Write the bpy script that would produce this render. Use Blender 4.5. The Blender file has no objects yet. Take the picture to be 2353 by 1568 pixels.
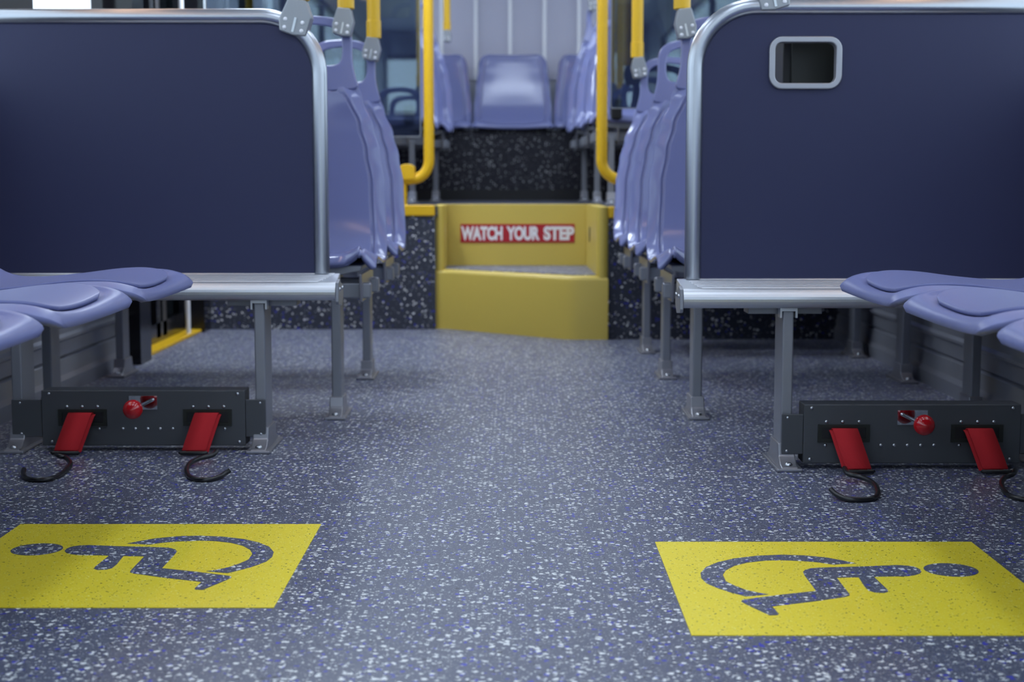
import bpy, bmesh, math, random
from mathutils import Vector, Matrix
S = bpy.context.scene
C = S.collection
PI = math.pi
# ------------------------------------------------------------------ camera
FPX, W, H, CX, HOR, CAMZ = 3500.0, 2353, 1568, 1184.0, 420.0, 0.65
TH = math.atan((H/2-HOR)/FPX)
cd = bpy.data.cameras.new('camera'); cam = bpy.data.objects.new('camera', cd); C.objects.link(cam)
S.camera = cam
cam.location = (0, 0, CAMZ); cam.rotation_euler = (PI/2-TH, 0, 0)
cd.sensor_width = 36; cd.lens = FPX/W*36; cd.shift_x = (W/2-CX)/W
cd.clip_start = .05; cd.clip_end = 200
cd.dof.use_dof = True; cd.dof.focus_distance = 2.95; cd.dof.aperture_fstop = 4.6
# ------------------------------------------------------------------ world, exposure
S.view_settings.view_transform = 'Standard'; S.view_settings.look = 'None'
S.view_settings.exposure = 0.32; S.view_settings.gamma = 1; S.view_settings.use_curve_mapping = False
w = bpy.data.worlds.new('sky'); S.world = w; w.use_nodes = True
bg = w.node_tree.nodes['Background']; bg.inputs[0].default_value = (.80, .88, 1, 1); bg.inputs[1].default_value = 2.1
LAMP_COOL, LAMP_WARM, LAMP_DOOR, LAMP_GLINT = 5.9, 10.0, 34.0, 15.0      # ceiling light strengths, the last for the added highlight panel

# pixel -> place helpers used only to read off measurements of the photo
def ray(px, py):
    v = py-H/2; fw = FPX*math.cos(TH)-v*math.sin(TH); dn = FPX*math.sin(TH)+v*math.cos(TH)
    return (px-CX)/fw, -dn/fw
def PY(px, py, Y):
    a, b = ray(px, py); return a*Y, CAMZ+b*Y
def PZ(px, py, Z=0):
    a, b = ray(px, py); Y = (Z-CAMZ)/b; return a*Y, Y

# ------------------------------------------------------------------ materials
def srgb(r, g, b):
    f = lambda c: (c/255/12.92) if c/255 <= .04045 else ((c/255+.055)/1.055)**2.4
    return (f(r), f(g), f(b), 1)
def mat(name, col, rough=.5, metal=0., coat=0., noise=0., spec=.5, emit=None, bump=0., bscale=200.):
    m = bpy.data.materials.new(name); m.use_nodes = True; nt = m.node_tree; p = nt.nodes['Principled BSDF']
    p.inputs['Base Color'].default_value = col; p.inputs['Roughness'].default_value = rough
    p.inputs['Metallic'].default_value = metal; p.inputs['Coat Weight'].default_value = coat
    p.inputs['Coat Roughness'].default_value = .08; p.inputs['Specular IOR Level'].default_value = spec
    if noise or bump:
        g = nt.nodes.new('ShaderNodeNewGeometry'); n = nt.nodes.new('ShaderNodeTexNoise'); n.inputs['Scale'].default_value = bscale
        n.inputs['Detail'].default_value = 3; nt.links.new(g.outputs['Position'], n.inputs['Vector'])
    if noise:
        r = nt.nodes.new('ShaderNodeMapRange'); r.inputs['To Min'].default_value = rough-noise; r.inputs['To Max'].default_value = rough+noise
        nt.links.new(n.outputs['Fac'], r.inputs['Value']); nt.links.new(r.outputs[0], p.inputs['Roughness'])
    if bump:
        b = nt.nodes.new('ShaderNodeBump'); b.inputs['Strength'].default_value = bump; b.inputs['Distance'].default_value = .001
        nt.links.new(n.outputs['Fac'], b.inputs['Height']); nt.links.new(b.outputs[0], p.inputs['Normal'])
    if emit:
        p.inputs['Emission Color'].default_value = emit[0]; p.inputs['Emission Strength'].default_value = emit[1]
    return m

def speckle(name, base, layers, rough=.42, bump=.25, spec=.5):
    """vinyl with mixed chips: each layer = (scale, radius, share of cells, colour, seed)"""
    m = bpy.data.materials.new(name); m.use_nodes = True; nt = m.node_tree; N = nt.nodes; L = nt.links
    p = N['Principled BSDF']; p.inputs['Roughness'].default_value = rough; p.inputs['Specular IOR Level'].default_value = spec
    g = N.new('ShaderNodeNewGeometry')
    wn = N.new('ShaderNodeTexNoise'); wn.inputs['Scale'].default_value = 170; wn.inputs['Detail'].default_value = 2
    L.new(g.outputs['Position'], wn.inputs['Vector'])
    sub = N.new('ShaderNodeVectorMath'); sub.operation = 'SUBTRACT'; L.new(wn.outputs['Color'], sub.inputs[0]); sub.inputs[1].default_value = (.5, .5, .5)
    sc = N.new('ShaderNodeVectorMath'); sc.operation = 'SCALE'; L.new(sub.outputs[0], sc.inputs[0]); sc.inputs['Scale'].default_value = .012
    wv = N.new('ShaderNodeVectorMath'); wv.operation = 'ADD'; L.new(g.outputs['Position'], wv.inputs[0]); L.new(sc.outputs[0], wv.inputs[1])
    col = None
    for (scale, rad, share, c, seed) in layers:
        off = N.new('ShaderNodeVectorMath'); off.operation = 'ADD'; L.new(wv.outputs[0], off.inputs[0]); off.inputs[1].default_value = (seed*1.37, seed*2.11, seed*.73)
        v = N.new('ShaderNodeTexVoronoi'); v.inputs['Scale'].default_value = scale; L.new(off.outputs[0], v.inputs['Vector'])
        sx = N.new('ShaderNodeSeparateColor'); L.new(v.outputs['Color'], sx.inputs[0])
        pick = N.new('ShaderNodeMath'); pick.operation = 'LESS_THAN'; L.new(sx.outputs[0], pick.inputs[0]); pick.inputs[1].default_value = share
        rr = N.new('ShaderNodeMapRange'); L.new(sx.outputs[1], rr.inputs['Value']); rr.inputs['To Min'].default_value = rad*.55; rr.inputs['To Max'].default_value = rad
        inside = N.new('ShaderNodeMath'); inside.operation = 'LESS_THAN'; L.new(v.outputs['Distance'], inside.inputs[0]); L.new(rr.outputs[0], inside.inputs[1])
        mk = N.new('ShaderNodeMath'); mk.operation = 'MULTIPLY'; L.new(pick.outputs[0], mk.inputs[0]); L.new(inside.outputs[0], mk.inputs[1])
        mx = N.new('ShaderNodeMix'); mx.data_type = 'RGBA'; L.new(mk.outputs[0], mx.inputs[0])
        if col is None: mx.inputs[6].default_value = base
        else: L.new(col, mx.inputs[6])
        mx.inputs[7].default_value = c; col = mx.outputs[2]
    L.new(col, p.inputs['Base Color'])
    n = N.new('ShaderNodeTexNoise'); n.inputs['Scale'].default_value = 330; n.inputs['Detail'].default_value = 4; L.new(g.outputs['Position'], n.inputs['Vector'])
    b = N.new('ShaderNodeBump'); b.inputs['Strength'].default_value = bump; b.inputs['Distance'].default_value = .0015
    L.new(n.outputs['Fac'], b.inputs['Height']); L.new(b.outputs[0], p.inputs['Normal'])
    return m

WHT, BLU, BLK = (.80, .82, .82, 1), (.035, .04, .46, 1), (.008, .008, .012, 1)
FLOOR_LAYERS = [(520, .36, .26, (.6, .62, .66, 1), 1), (230, .36, .22, WHT, 2), (125, .36, .10, BLK, 3), (98, .42, .24, BLU, 4), (92, .44, .34, WHT, 5), (128, .40, .16, WHT, 6)]
M = {}
M['floor'] = speckle('speckled_vinyl', (.088, .098, .150, 1), FLOOR_LAYERS, rough=.40)
M['riser'] = speckle('speckled_riser_vinyl', (.042, .047, .066, 1), [(170, .40, .14, (.45, .47, .5, 1), 1), (92, .42, .16, BLU, 4), (76, .44, .30, (.88, .88, .88, 1), 5)], rough=.6, spec=.3)
M['rear_riser'] = speckle('dark_speckled_vinyl', (.018, .018, .026, 1), [(150, .42, .2, (.2, .2, .22, 1), 1), (76, .42, .28, (.38, .38, .38, 1), 5)], rough=.6, spec=.3)
M['decal'] = speckle('yellow_vinyl', (.86, .69, .02, 1), [(330, .40, .30, (.95, .9, .25, 1), 1), (210, .36, .16, (.06, .045, .005, 1), 8)], rough=.5)
M['seat'] = mat('periwinkle_plastic', (.19, .21, .41, 1), rough=.14, spec=.5)
M['seat_satin'] = mat('periwinkle_plastic_satin', (.155, .172, .355, 1), rough=.42, spec=.4, noise=.03, bump=.1, bscale=900)
M['navy'] = mat('navy_laminate', (.022, .025, .072, 1), rough=.5, spec=.35)
M['alu'] = mat('brushed_aluminium', (.60, .62, .66, 1), rough=.38, metal=.85)
M['alu_frame'] = mat('satin_tube', (.44, .46, .50, 1), rough=.30, metal=1)
M['leg'] = mat('grey_powder_coat', (.27, .28, .315, 1), rough=.42, metal=.45, noise=.03)
M['cast'] = mat('cast_foot_metal', (.34, .34, .37, 1), rough=.33, metal=.7, noise=.05)
M['box'] = mat('dark_grey_steel', (.085, .09, .10, 1), rough=.42, metal=.35, noise=.05, bscale=60)
M['bolt'] = mat('bright_bolt', (.55, .57, .6, 1), rough=.25, metal=1)
M['chrome'] = mat('chrome', (.75, .76, .78, 1), rough=.04, metal=1)
M['clamp'] = mat('clamp_steel', (.30, .315, .335, 1), rough=.38, metal=.6)
M['black'] = mat('black_rubber', (.008, .008, .010, 1), rough=.5)
M['blackgloss'] = mat('black_gloss', (.01, .01, .013, 1), rough=.15)
M['slot'] = mat('black_slot_plastic', (.012, .014, .011, 1), rough=.45)
M['wire'] = mat('black_coated_wire', (.012, .012, .014, 1), rough=.28)
M['red'] = mat('red_knob', (.50, .006, .010, 1), rough=.12, coat=.6)
M['yellow'] = mat('yellow_powder_coat', (.78, .46, .008, 1), rough=.38)
M['step'] = mat('yellow_step_plastic', (.62, .46, .085, 1), rough=.42, noise=.03)
M['sign'] = mat('red_sign', (.42, .008, .016, 1), rough=.45)
M['white'] = mat('white_letter', (.82, .80, .82, 1), rough=.5)
M['ceil'] = mat('ceiling_panel', (.55, .57, .60, 1), rough=.5)
M['wallm'] = mat('grey_side_panel', (.30, .31, .35, 1), rough=.36, metal=.5, noise=.05, bscale=30)
M['wallp'] = mat('pale_grey_panel', (.42, .43, .47, 1), rough=.5)
M['louver'] = mat('pale_slat_panel', (.70, .70, .80, 1), rough=.45)
M['louverw'] = mat('white_strip', (.85, .86, .9, 1), rough=.4)
M['lamp_cool'] = mat('cool_diffuser', (.9, .9, .9, 1), emit=((.72, .84, 1, 1), LAMP_COOL))
M['lamp_warm'] = mat('warm_diffuser', (.9, .9, .9, 1), emit=((1, .62, .38, 1), LAMP_WARM))
M['lamp_glint'] = mat('glint_panel_diffuser', (.9, .9, .9, 1), emit=((.72, .84, 1, 1), LAMP_GLINT))
M['lamp_door'] = mat('door_diffuser', (.9, .9, .9, 1), emit=((.75, .86, 1, 1), LAMP_DOOR))
# red webbing
m = mat('red_webbing', (.52, .022, .03, 1), rough=.75, spec=.2); nt = m.node_tree
tc = nt.nodes.new('ShaderNodeTexCoord'); wv = nt.nodes.new('ShaderNodeTexWave'); wv.inputs['Scale'].default_value = 160; wv.bands_direction = 'DIAGONAL'
nt.links.new(tc.outputs['Object'], wv.inputs['Vector']); b = nt.nodes.new('ShaderNodeBump'); b.inputs['Strength'].default_value = .6; b.inputs['Distance'].default_value = .001
nt.links.new(wv.outputs['Fac'], b.inputs['Height']); nt.links.new(b.outputs[0], nt.nodes['Principled BSDF'].inputs['Normal']); M['web'] = m
def glass(name, tint, refl, rough=.02):
    m = bpy.data.materials.new(name); m.use_nodes = True; nt = m.node_tree; nt.nodes.clear()
    o = nt.nodes.new('ShaderNodeOutputMaterial'); t = nt.nodes.new('ShaderNodeBsdfTransparent'); g = nt.nodes.new('ShaderNodeBsdfGlossy')
    t.inputs[0].default_value = tint; g.inputs['Roughness'].default_value = rough; g.inputs[0].default_value = (.70, .88, .95, 1)
    lw = nt.nodes.new('ShaderNodeLayerWeight'); lw.inputs[0].default_value = .5
    pw = nt.nodes.new('ShaderNodeMath'); pw.operation = 'POWER'; pw.inputs[1].default_value = 5; nt.links.new(lw.outputs['Facing'], pw.inputs[0])
    ml = nt.nodes.new('ShaderNodeMath'); ml.operation = 'MULTIPLY_ADD'; ml.inputs[1].default_value = .25; ml.inputs[2].default_value = .03+refl
    nt.links.new(pw.outputs[0], ml.inputs[0]); mx = nt.nodes.new('ShaderNodeMixShader')
    nt.links.new(ml.outputs[0], mx.inputs[0]); nt.links.new(t.outputs[0], mx.inputs[1]); nt.links.new(g.outputs[0], mx.inputs[2]); nt.links.new(mx.outputs[0], o.inputs[0])
    return m
M['glass'] = glass('window_glass', (.85, .9, .92, 1), .0)
M['smoke'] = glass('smoked_glass', (.30, .33, .38, 1), .11)
M['doorglass'] = glass('dark_door_glass', (.04, .045, .05, 1), .02)

# ------------------------------------------------------------------ mesh helpers
def link(name, bm, m, parent=None, smooth=False, bevel=0., segs=2, solid=0.):
    me = bpy.data.meshes.new(name); bm.normal_update(); bm.to_mesh(me); bm.free()
    o = bpy.data.objects.new(name, me); C.objects.link(o)
    me.materials.append(M[m] if isinstance(m, str) else m)
    if parent: o.parent = parent
    if smooth:
        for p in me.polygons: p.use_smooth = True
        if not solid: me.set_sharp_from_angle(angle=.7)
    if solid:
        s = o.modifiers.new('thickness', 'SOLIDIFY'); s.thickness = solid; s.offset = -1
    if bevel:
        b = o.modifiers.new('bevel', 'BEVEL'); b.width = bevel; b.segments = segs; b.limit_method = 'ANGLE'; b.angle_limit = .6
        if not smooth:
            for p in me.polygons: p.use_smooth = True
            b.harden_normals = True
    return o
def thing(name, label, cat, loc=(0, 0, 0), rz=0, group=None, sx=1):
    o = bpy.data.objects.new(name, None); C.objects.link(o); o.location = loc; o.rotation_euler = (0, 0, rz)
    o.empty_display_size = .05
    return tag(o, label, cat, group)
def tag(o, label, cat, group=None):
    o['label'] = label; o['category'] = cat
    if group: o['group'] = group
    return o
def struct(name, bm, m, **k):
    o = link(name, bm, m, **k)
    if not k.get('parent'): o['kind'] = 'structure'
    return o
def B(bm, x0, x1, y0, y1, z0, z1):
    vs = [bm.verts.new(p) for p in [(x0, y0, z0), (x1, y0, z0), (x1, y1, z0), (x0, y1, z0), (x0, y0, z1), (x1, y0, z1), (x1, y1, z1), (x0, y1, z1)]]
    for f in [(0, 3, 2, 1), (4, 5, 6, 7), (0, 1, 5, 4), (1, 2, 6, 5), (2, 3, 7, 6), (3, 0, 4, 7)]: bm.faces.new([vs[i] for i in f])
    return bm
def box(*a): return B(bmesh.new(), *a)
def boxes(*l):
    bm = bmesh.new()
    for a in l: B(bm, *a)
    return bm
def prism(pts, axis, a0, a1, bm=None):
    """pts: 2D polygon; axis 'x','y','z' extrusion; 2D = remaining axes in order"""
    bm = bm or bmesh.new()
    def P(p, a):
        return {'x': (a, p[0], p[1]), 'y': (p[0], a, p[1]), 'z': (p[0], p[1], a)}[axis]
    A = [bm.verts.new(P(p, a0)) for p in pts]; Bv = [bm.verts.new(P(p, a1)) for p in pts]; n = len(pts)
    fs = [bm.faces.new(A), bm.faces.new(Bv[::-1])]
    for i in range(n): fs.append(bm.faces.new([A[i], Bv[i], Bv[(i+1) % n], A[(i+1) % n]]))
    bmesh.ops.recalc_face_normals(bm, faces=fs)
    return bm
def tube(path, r, n=16, bm=None, cap=True, closed=False, sq=None):
    """round tube along 3D points; sq=(a,b) gives an elliptical section"""
    bm = bm or bmesh.new(); path = [Vector(p) for p in path]; rings = []
    m_ = len(path); up = None
    for i, p in enumerate(path):
        if closed: t = (path[(i+1) % m_]-path[i-1]).normalized()
        else: t = (path[min(i+1, m_-1)]-path[max(i-1, 0)]).normalized()
        if up is None:
            up = Vector((0, 0, 1)) if abs(t.z) < .9 else Vector((1, 0, 0))
        up = (up-t*up.dot(t)).normalized(); sd = t.cross(up)
        rr = r[i] if isinstance(r, (list, tuple)) else r
        a, b = (sq if sq else (1, 1))
        rings.append([bm.verts.new(p+rr*(a*math.cos(2*PI*k/n)*sd+b*math.sin(2*PI*k/n)*up)) for k in range(n)])
    for i in range(m_ if closed else m_-1):
        A, Q = rings[i], rings[(i+1) % m_]
        for k in range(n): bm.faces.new([A[k], A[(k+1) % n], Q[(k+1) % n], Q[k]])
    if cap and not closed: bm.faces.new(rings[0][::-1]); bm.faces.new(rings[-1])
    bmesh.ops.recalc_face_normals(bm, faces=bm.faces[:])
    return bm
def spline(pts, k=8):
    pts = [Vector(p) for p in pts]; out = []
    for i in range(len(pts)-1):
        p0 = pts[max(i-1, 0)]; p1 = pts[i]; p2 = pts[i+1]; p3 = pts[min(i+2, len(pts)-1)]
        for j in range(k):
            t = j/k; out.append(.5*((2*p1)+(p2-p0)*t+(2*p0-5*p1+4*p2-p3)*t*t+(3*p1-p0-3*p2+p3)*t**3))
    return out+[pts[-1]]
def arc2(cx, cy, r, a0, a1, n=10):
    return [(cx+r*math.cos(math.radians(a0+(a1-a0)*i/n)), cy+r*math.sin(math.radians(a0+(a1-a0)*i/n))) for i in range(n+1)]
def rrect(x0, x1, y0, y1, r, n=8):
    return arc2(x1-r, y1-r, r, 0, 90, n)+arc2(x0+r, y1-r, r, 90, 180, n)+arc2(x0+r, y0+r, r, 180, 270, n)+arc2(x1-r, y0+r, r, 270, 360, n)
def ring_prism(outer, inner, axis, a0, a1):
    bm = bmesh.new(); n = len(outer)
    def P(p, a): return {'x': (a, p[0], p[1]), 'y': (p[0], a, p[1]), 'z': (p[0], p[1], a)}[axis]
    O0 = [bm.verts.new(P(p, a0)) for p in outer]; O1 = [bm.verts.new(P(p, a1)) for p in outer]
    I0 = [bm.verts.new(P(p, a0)) for p in inner]; I1 = [bm.verts.new(P(p, a1)) for p in inner]
    for i in range(n):
        j = (i+1) % n
        bm.faces.new([O0[i], O0[j], I0[j], I0[i]]); bm.faces.new([O1[i], O1[j], I1[j], I1[i]])
        bm.faces.new([O0[i], O0[j], O1[j], O1[i]]); bm.faces.new([I0[i], I0[j], I1[j], I1[i]])
    bmesh.ops.recalc_face_normals(bm, faces=bm.faces[:]); return bm
def dome(bm, c, r, axis='y', s=-1, n=10):
    """small round bolt head on a face normal to axis"""
    c = Vector(c); rings = []
    for (rr, h) in ((1, 0), (.92, .35), (.6, .62), (.3, .7)):
        ring = []
        for k in range(n):
            a = 2*PI*k/n; u, v = r*rr*math.cos(a), r*rr*math.sin(a); q = s*h*r
            ring.append(bm.verts.new(c+Vector({'y': (u, q, v), 'x': (q, u, v), 'z': (u, v, q)}[axis])))
        rings.append(ring)
    fs = []
    for i in range(3):
        for k in range(n): fs.append(bm.faces.new([rings[i][k], rings[i][(k+1) % n], rings[i+1][(k+1) % n], rings[i+1][k]]))
    fs.append(bm.faces.new(rings[-1])); fs.append(bm.faces.new(rings[0][::-1]))
    bmesh.ops.recalc_face_normals(bm, faces=fs)
    return bm

# ------------------------------------------------------------------ the bus body
XL, XR, ZD, ZC = -1.40, 1.34, .548, 2.25
YF, YB = -2.6, 9.62                      # front and back of the passenger space
YL, YR = PZ(900, 757)[1], PZ(1420, 780)[1]                      # risers of the raised floor, left and right of the step
struct('floor', box(XL-.1, XR+.1, YF, 7.3, -.05, 0), 'floor')
# raised floor with a notch for the step
ds = boxes((XL-.1, -.345, YL+.012, 7.06, ZD-.05, ZD), (.375, XR+.1, YR+.012, 7.06, ZD-.05, ZD), (XL-.1, XR+.1, 7.06, YB+.1, ZD-.05, ZD))
o = struct('floor', ds, speckle('deck_vinyl', (.05, .052, .066, 1), [(150, .42, .2, (.2, .21, .23, 1), 1), (92, .44, .1, BLU, 4), (84, .44, .2, (.28, .28, .3, 1), 5)]))
struct('wall_riser_left', box(XL-.05, -.3545, YL, YL+.02, 0, ZD-.045), 'riser')
struct('wall_riser_right', box(.375, XR+.05, YR, YR+.02, 0, ZD-.045), 'riser')
struct('trim_1', box(XL, -.3555, YL-.008, YL+.03, ZD-.045, ZD+.004), 'yellow', bevel=.006)
struct('trim_2', box(.385, XR, YR-.008, YR+.03, ZD-.045, ZD+.004), 'yellow', bevel=.006)

def side_profile(x, s):
    """grooved lower side panel, (x,z) polygon; s=+1 for the left wall (panel faces +x)"""
    f = [(0.0, 0), (.012, .0), (.014, .045), (.006, .06), (.0, .105), (-.010, .112), (.0, .119), (.0, .160), (.010, .168), (.010, .176), (.0, .185),
         (.0, .255), (-.010, .262), (0, .269), (0, .30), (.016, .315), (.016, .325), (.004, .34), (.004, .70), (.012, .71), (.012, .86)]
    p = [(x+s*a, z) for a, z in f]; return p+[(x-s*.06, .86), (x-s*.06, 0)]
struct('wall_left', prism(side_profile(XL, 1), 'y', YF, 5.42), 'wallm')
wl = bmesh.new()
struct('trim_6', box(XL-.06, XL+.012, 4.16, 4.46, .86, 1.98), 'black')
for a in [(XL-.06, XL, YF, 5.42, 1.98, ZC), (XL-.06, XL, YF, -1.2, .86, 1.98), (XL-.06, XL, 5.42, 6.82, 2.12, ZC), (XL-.06, XL, 6.82, YB, 1.98, ZC), (XL-.06, XL, 6.82, YB, 0, 1.12)]: B(wl, *a)
struct('wall_left', wl, 'wallp')
struct('wall_right', prism(side_profile(XR, -1), 'y', YF, YB), 'wallm')
struct('wall_right', boxes((XR, XR+.06, YF, YB, 1.98, ZC), (XR, XR+.06, YF, -1.2, .86, 1.98), (XR, XR+.06, 6.5, YB, .86, 1.1)), 'wallp')
# heater grille slots in the side panel
vs = bmesh.new()
for s_, X in ((1, XL), (-1, XR)):
    y = 2.3
    while y < 6.0:
        if not (s_ == 1 and y > 5.3):
            B(vs, min(X+s_*.0035, X+s_*.0075), max(X+s_*.0035, X+s_*.0075), y, y+.09, .352, .378)
            B(vs, min(X+s_*.0035, X+s_*.0075), max(X+s_*.0035, X+s_*.0075), y+.11, y+.20, .392, .418)
        y += .26
struct('trim_3', vs, 'black')
struct('ceiling', boxes((XL-.06, XR+.06, YF, YB, ZC, ZC+.05)), 'ceil')
# windows: black frame and pane
def window(n, s, y0, y1, z0=.86, z1=1.98):
    X = XL-.03 if s < 0 else XR+.03
    bm = boxes((X-.03, X+.01, y0, y0+.03, z0, z1), (X-.03, X+.01, y1-.03, y1, z0, z1), (X-.03, X+.01, y0+.03, y1-.03, z0, z0+.05), (X-.03, X+.01, y0+.03, y1-.03, z1-.05, z1))
    f = struct('window_%d' % n, bm, 'blackgloss')
    link('window_pane', box(X-.004, X+.004, y0+.02, y1-.02, z0+.04, z1-.04), 'glass', f)
window(1, -1, -1.2, .5); window(2, -1, .5, 2.3); window(3, -1, 2.3, 4.2); window(4, -1, 4.42, 5.36); window(5, -1, 6.80, 8.2, 1.12); window(6, -1, 8.2, YB, 1.12)
window(7, 1, -1.2, .5); window(8, 1, .5, 2.3); window(9, 1, 2.3, 4.1); window(10, 1, 4.1, 5.5); window(11, 1, 5.5, 6.5); window(12, 1, 6.5, 8.2, 1.1); window(13, 1, 8.2, YB, 1.1)
# exit door on the left
dr = struct('door_1', boxes((XL-.02, XL+.06, 5.42, 5.58, 0, 2.12), (XL-.02, XL+.045, 6.62, 6.745, 0, 2.12), (XL-.08, XL-.02, 5.42, 5.50, 0, 2.12),
            (XL-.08, XL-.03, 5.58, 5.66, .03, 2.1), (XL-.08, XL-.03, 6.05, 6.12, .03, 2.1), (XL-.08, XL-.03, 6.16, 6.23, .03, 2.1), (XL-.08, XL-.03, 6.56, 6.62, .03, 2.1),
            (XL-.08, XL-.03, 5.58, 6.62, 0, .09), (XL-.085, XL-.05, 6.10, 6.18, 0, 1.30), (XL-.08, XL-.03, 5.66, 6.56, 2.0, 2.1)), 'blackgloss')
for a in ((5.66, 6.05), (6.23, 6.56)): link('door_pane', box(XL-.06, XL-.052, a[0], a[1], .09, 2.0), 'doorglass', dr)
link('door_rail', tube([(XL+.02, 6.40, 0.02), (XL+.02, 6.40, 1.95)], .010, 10), 'louverw', dr, smooth=True)
struct('trim_4', box(XL-.08, XL+.03, 5.58, 6.745, 0, .014), 'yellow', bevel=.004)
# rear wall: speckled bench front, grey wall, slatted panel with white strips
struct('wall_back', box(XL, XR, 8.93, 9.0, ZD+.06, .955), 'rear_riser')
struct('baseboard_back', box(XL, XR, 8.915, 8.99, ZD, ZD+.062), 'black')
struct('wall_back', boxes((XL, XR, 9.0, YB, ZD, .93), (XL, XR, YB, YB+.05, .9, ZC)), 'wallp')
lv = bmesh.new(); z = 1.285
while z < 2.2:
    prism([(YB-.004, z), (YB-.013, z+.004), (YB-.013, z+.009), (YB-.004, z+.0115), (YB+.01, z+.0115), (YB+.01, z)], 'x', -1.0, .94, lv); z += .0118
struct('wall_back', lv, 'louver')
sl = bmesh.new()
for i in range(-4, 5):
    x = -.032+i*.2135; B(sl, x-.012, x+.012, YB-.022, YB-.012, 1.285, 2.2)
struct('trim_5', sl, 'louverw')
# front end of the bus behind the viewer: cab wall with windscreen
fr = struct('wall_front', boxes((XL, XR, YF-.06, YF, 0, .75), (XL, XR, YF-.06, YF, 2.0, ZC), (XL, XL+.04, YF-.06, YF, .75, 2.0), (XR-.04, XR, YF-.06, YF, .75, 2.0)), 'wallp')
wf = struct('window_14', boxes((XL+.04, XR-.04, YF-.05, YF-.01, .75, .80), (XL+.04, XR-.04, YF-.05, YF-.01, 1.95, 2.0), (-.02, .02, YF-.05, YF-.01, .8, 1.95)), 'blackgloss')
link('window_pane', box(XL+.04, XR-.04, YF-.035, YF-.028, .8, 1.95), 'glass', wf)

# ceiling lights
def lamp(x0, x1, y0, y1, m, label, z=ZC, group=None):
    t = thing('ceiling_light', label, 'ceiling light', ((x0+x1)/2, (y0+y1)/2, z), group=group)
    hx, hy = (x1-x0)/2, (y1-y0)/2
    link('housing', boxes((-hx-.02, -hx, -hy, hy, -.035, 0), (hx, hx+.02, -hy, hy, -.035, 0), (-hx-.02, hx+.02, -hy-.02, -hy, -.035, 0), (-hx-.02, hx+.02, hy, hy+.02, -.035, 0)), 'ceil', t)
    link('diffuser', box(-hx, hx, -hy, hy, -.03, -.002), m, t)
for i, y in enumerate((-1.6, .2, 2.0, 3.8, 5.6, 7.4)):
    lamp(-.62, -.42, y, y+1.2, 'lamp_cool', 'long pale ceiling light in the row above the left seats', group='cool ceiling lights')
    lamp(.38, .58, y, y+1.2, 'lamp_cool', 'long pale ceiling light in the row above the right seats', group='cool ceiling lights')
lamp(XL+.1, XL+.13, .5, 8.8, 'lamp_warm', 'thin warm light strip along the left ceiling edge')
lamp(XR-.13, XR-.10, .5, 8.8, 'lamp_warm', 'thin warm light strip along the right ceiling edge')
lamp(-.40, .36, 7.44, 7.66, 'lamp_glint', 'short wide added light panel above the aisle, there for the back seat highlight')  # added panel, sized to reflect as a highlight in the centre back seat
lamp(-1.05, -.75, 5.65, 6.45, 'lamp_door', 'short bright ceiling light above the exit door')

# ------------------------------------------------------------------ floor decals
CR = lambda p: PZ(p[0]/2.941, 1180+p[1]/2.941, 0)
SYM_BODY = [(437,260),(450,245),(480,232),(530,224),(600,220),(800,228),(1000,233),(1100,236),(1150,240),(1185,250),(1195,262),(1185,280),(1095,377),(1300,398),(1480,420),(1555,430),(1565,440),(1530,458),(1370,524),(1322,522),(1315,515),(1362,470),(1100,440),(905,413),(878,405),(882,394),(975,297),(835,294),(790,350),(760,375),(720,386),(660,389),(635,381),(642,368),(737,292),(700,290),(530,288),(480,282),(447,272)]
SYM_RING = [(860,210),(950,192),(1050,175),(1200,161),(1350,157),(1500,163),(1650,180),(1750,203),(1820,232),(1850,268),(1840,300),(1800,332),(1720,362),(1640,385),(1540,410),(1470,405),(1395,397),(1450,390),(1540,372),(1620,345),(1680,318),(1705,280),(1690,252),(1640,225),(1560,205),(1450,193),(1350,190),(1200,196),(1100,204),(1010,217),(930,213)]
X1l, Y1l = PZ(738, 1206); _, Y0l = PZ(630, 1398); X0l, _ = PZ(48, 1206)
DW = .5*((X1l-X0l)+(Y1l-Y0l))
hx_, hy_ = CR((250, 249)); hr = (CR((420, 249))[0]-CR((80, 249))[0])/2
def decal(s, xi, ynear, label):
    """s=-1 left; xi = the edge on the aisle side; the right one is the mirror image"""
    t = thing('floor_decal', label, 'floor decal', (xi, ynear, 0), group=None)
    fx = lambda x: (x-X1l)*(-s); fy = lambda y: y-Y0l
    x0, x1 = sorted((0, s*DW))
    link('yellow_panel', box(x0, x1, 0, DW, -.001, .0012), 'decal', t)
    bm = bmesh.new()
    for poly in (SYM_BODY, SYM_RING): 
        q = [CR(p) for p in poly]; prism([(fx(x), fy(y)) for x, y in q], 'z', .0008, .0016, bm)
    prism([(fx(hx_)+hr*math.cos(a*PI/20), fy(hy_)+hr*math.sin(a*PI/20)) for a in range(40)], 'z', .0008, .0016, bm)
    bmesh.ops.triangulate(bm, faces=[f for f in bm.faces if len(f.verts) > 4])
    o = link('wheelchair_symbol', bm, 'floor', t); o['label'] = 'speckled blue grey wheelchair symbol'
decal(-1, X1l, Y0l, 'yellow square wheelchair decal on the floor at left, its figure lying head to the left')
xr_, yr_ = PZ(1505, 1246)[0], PZ(1590, 1462)[1]
decal(1, xr_, yr_, 'yellow square wheelchair decal on the floor at right, its figure lying head to the right')

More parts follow.
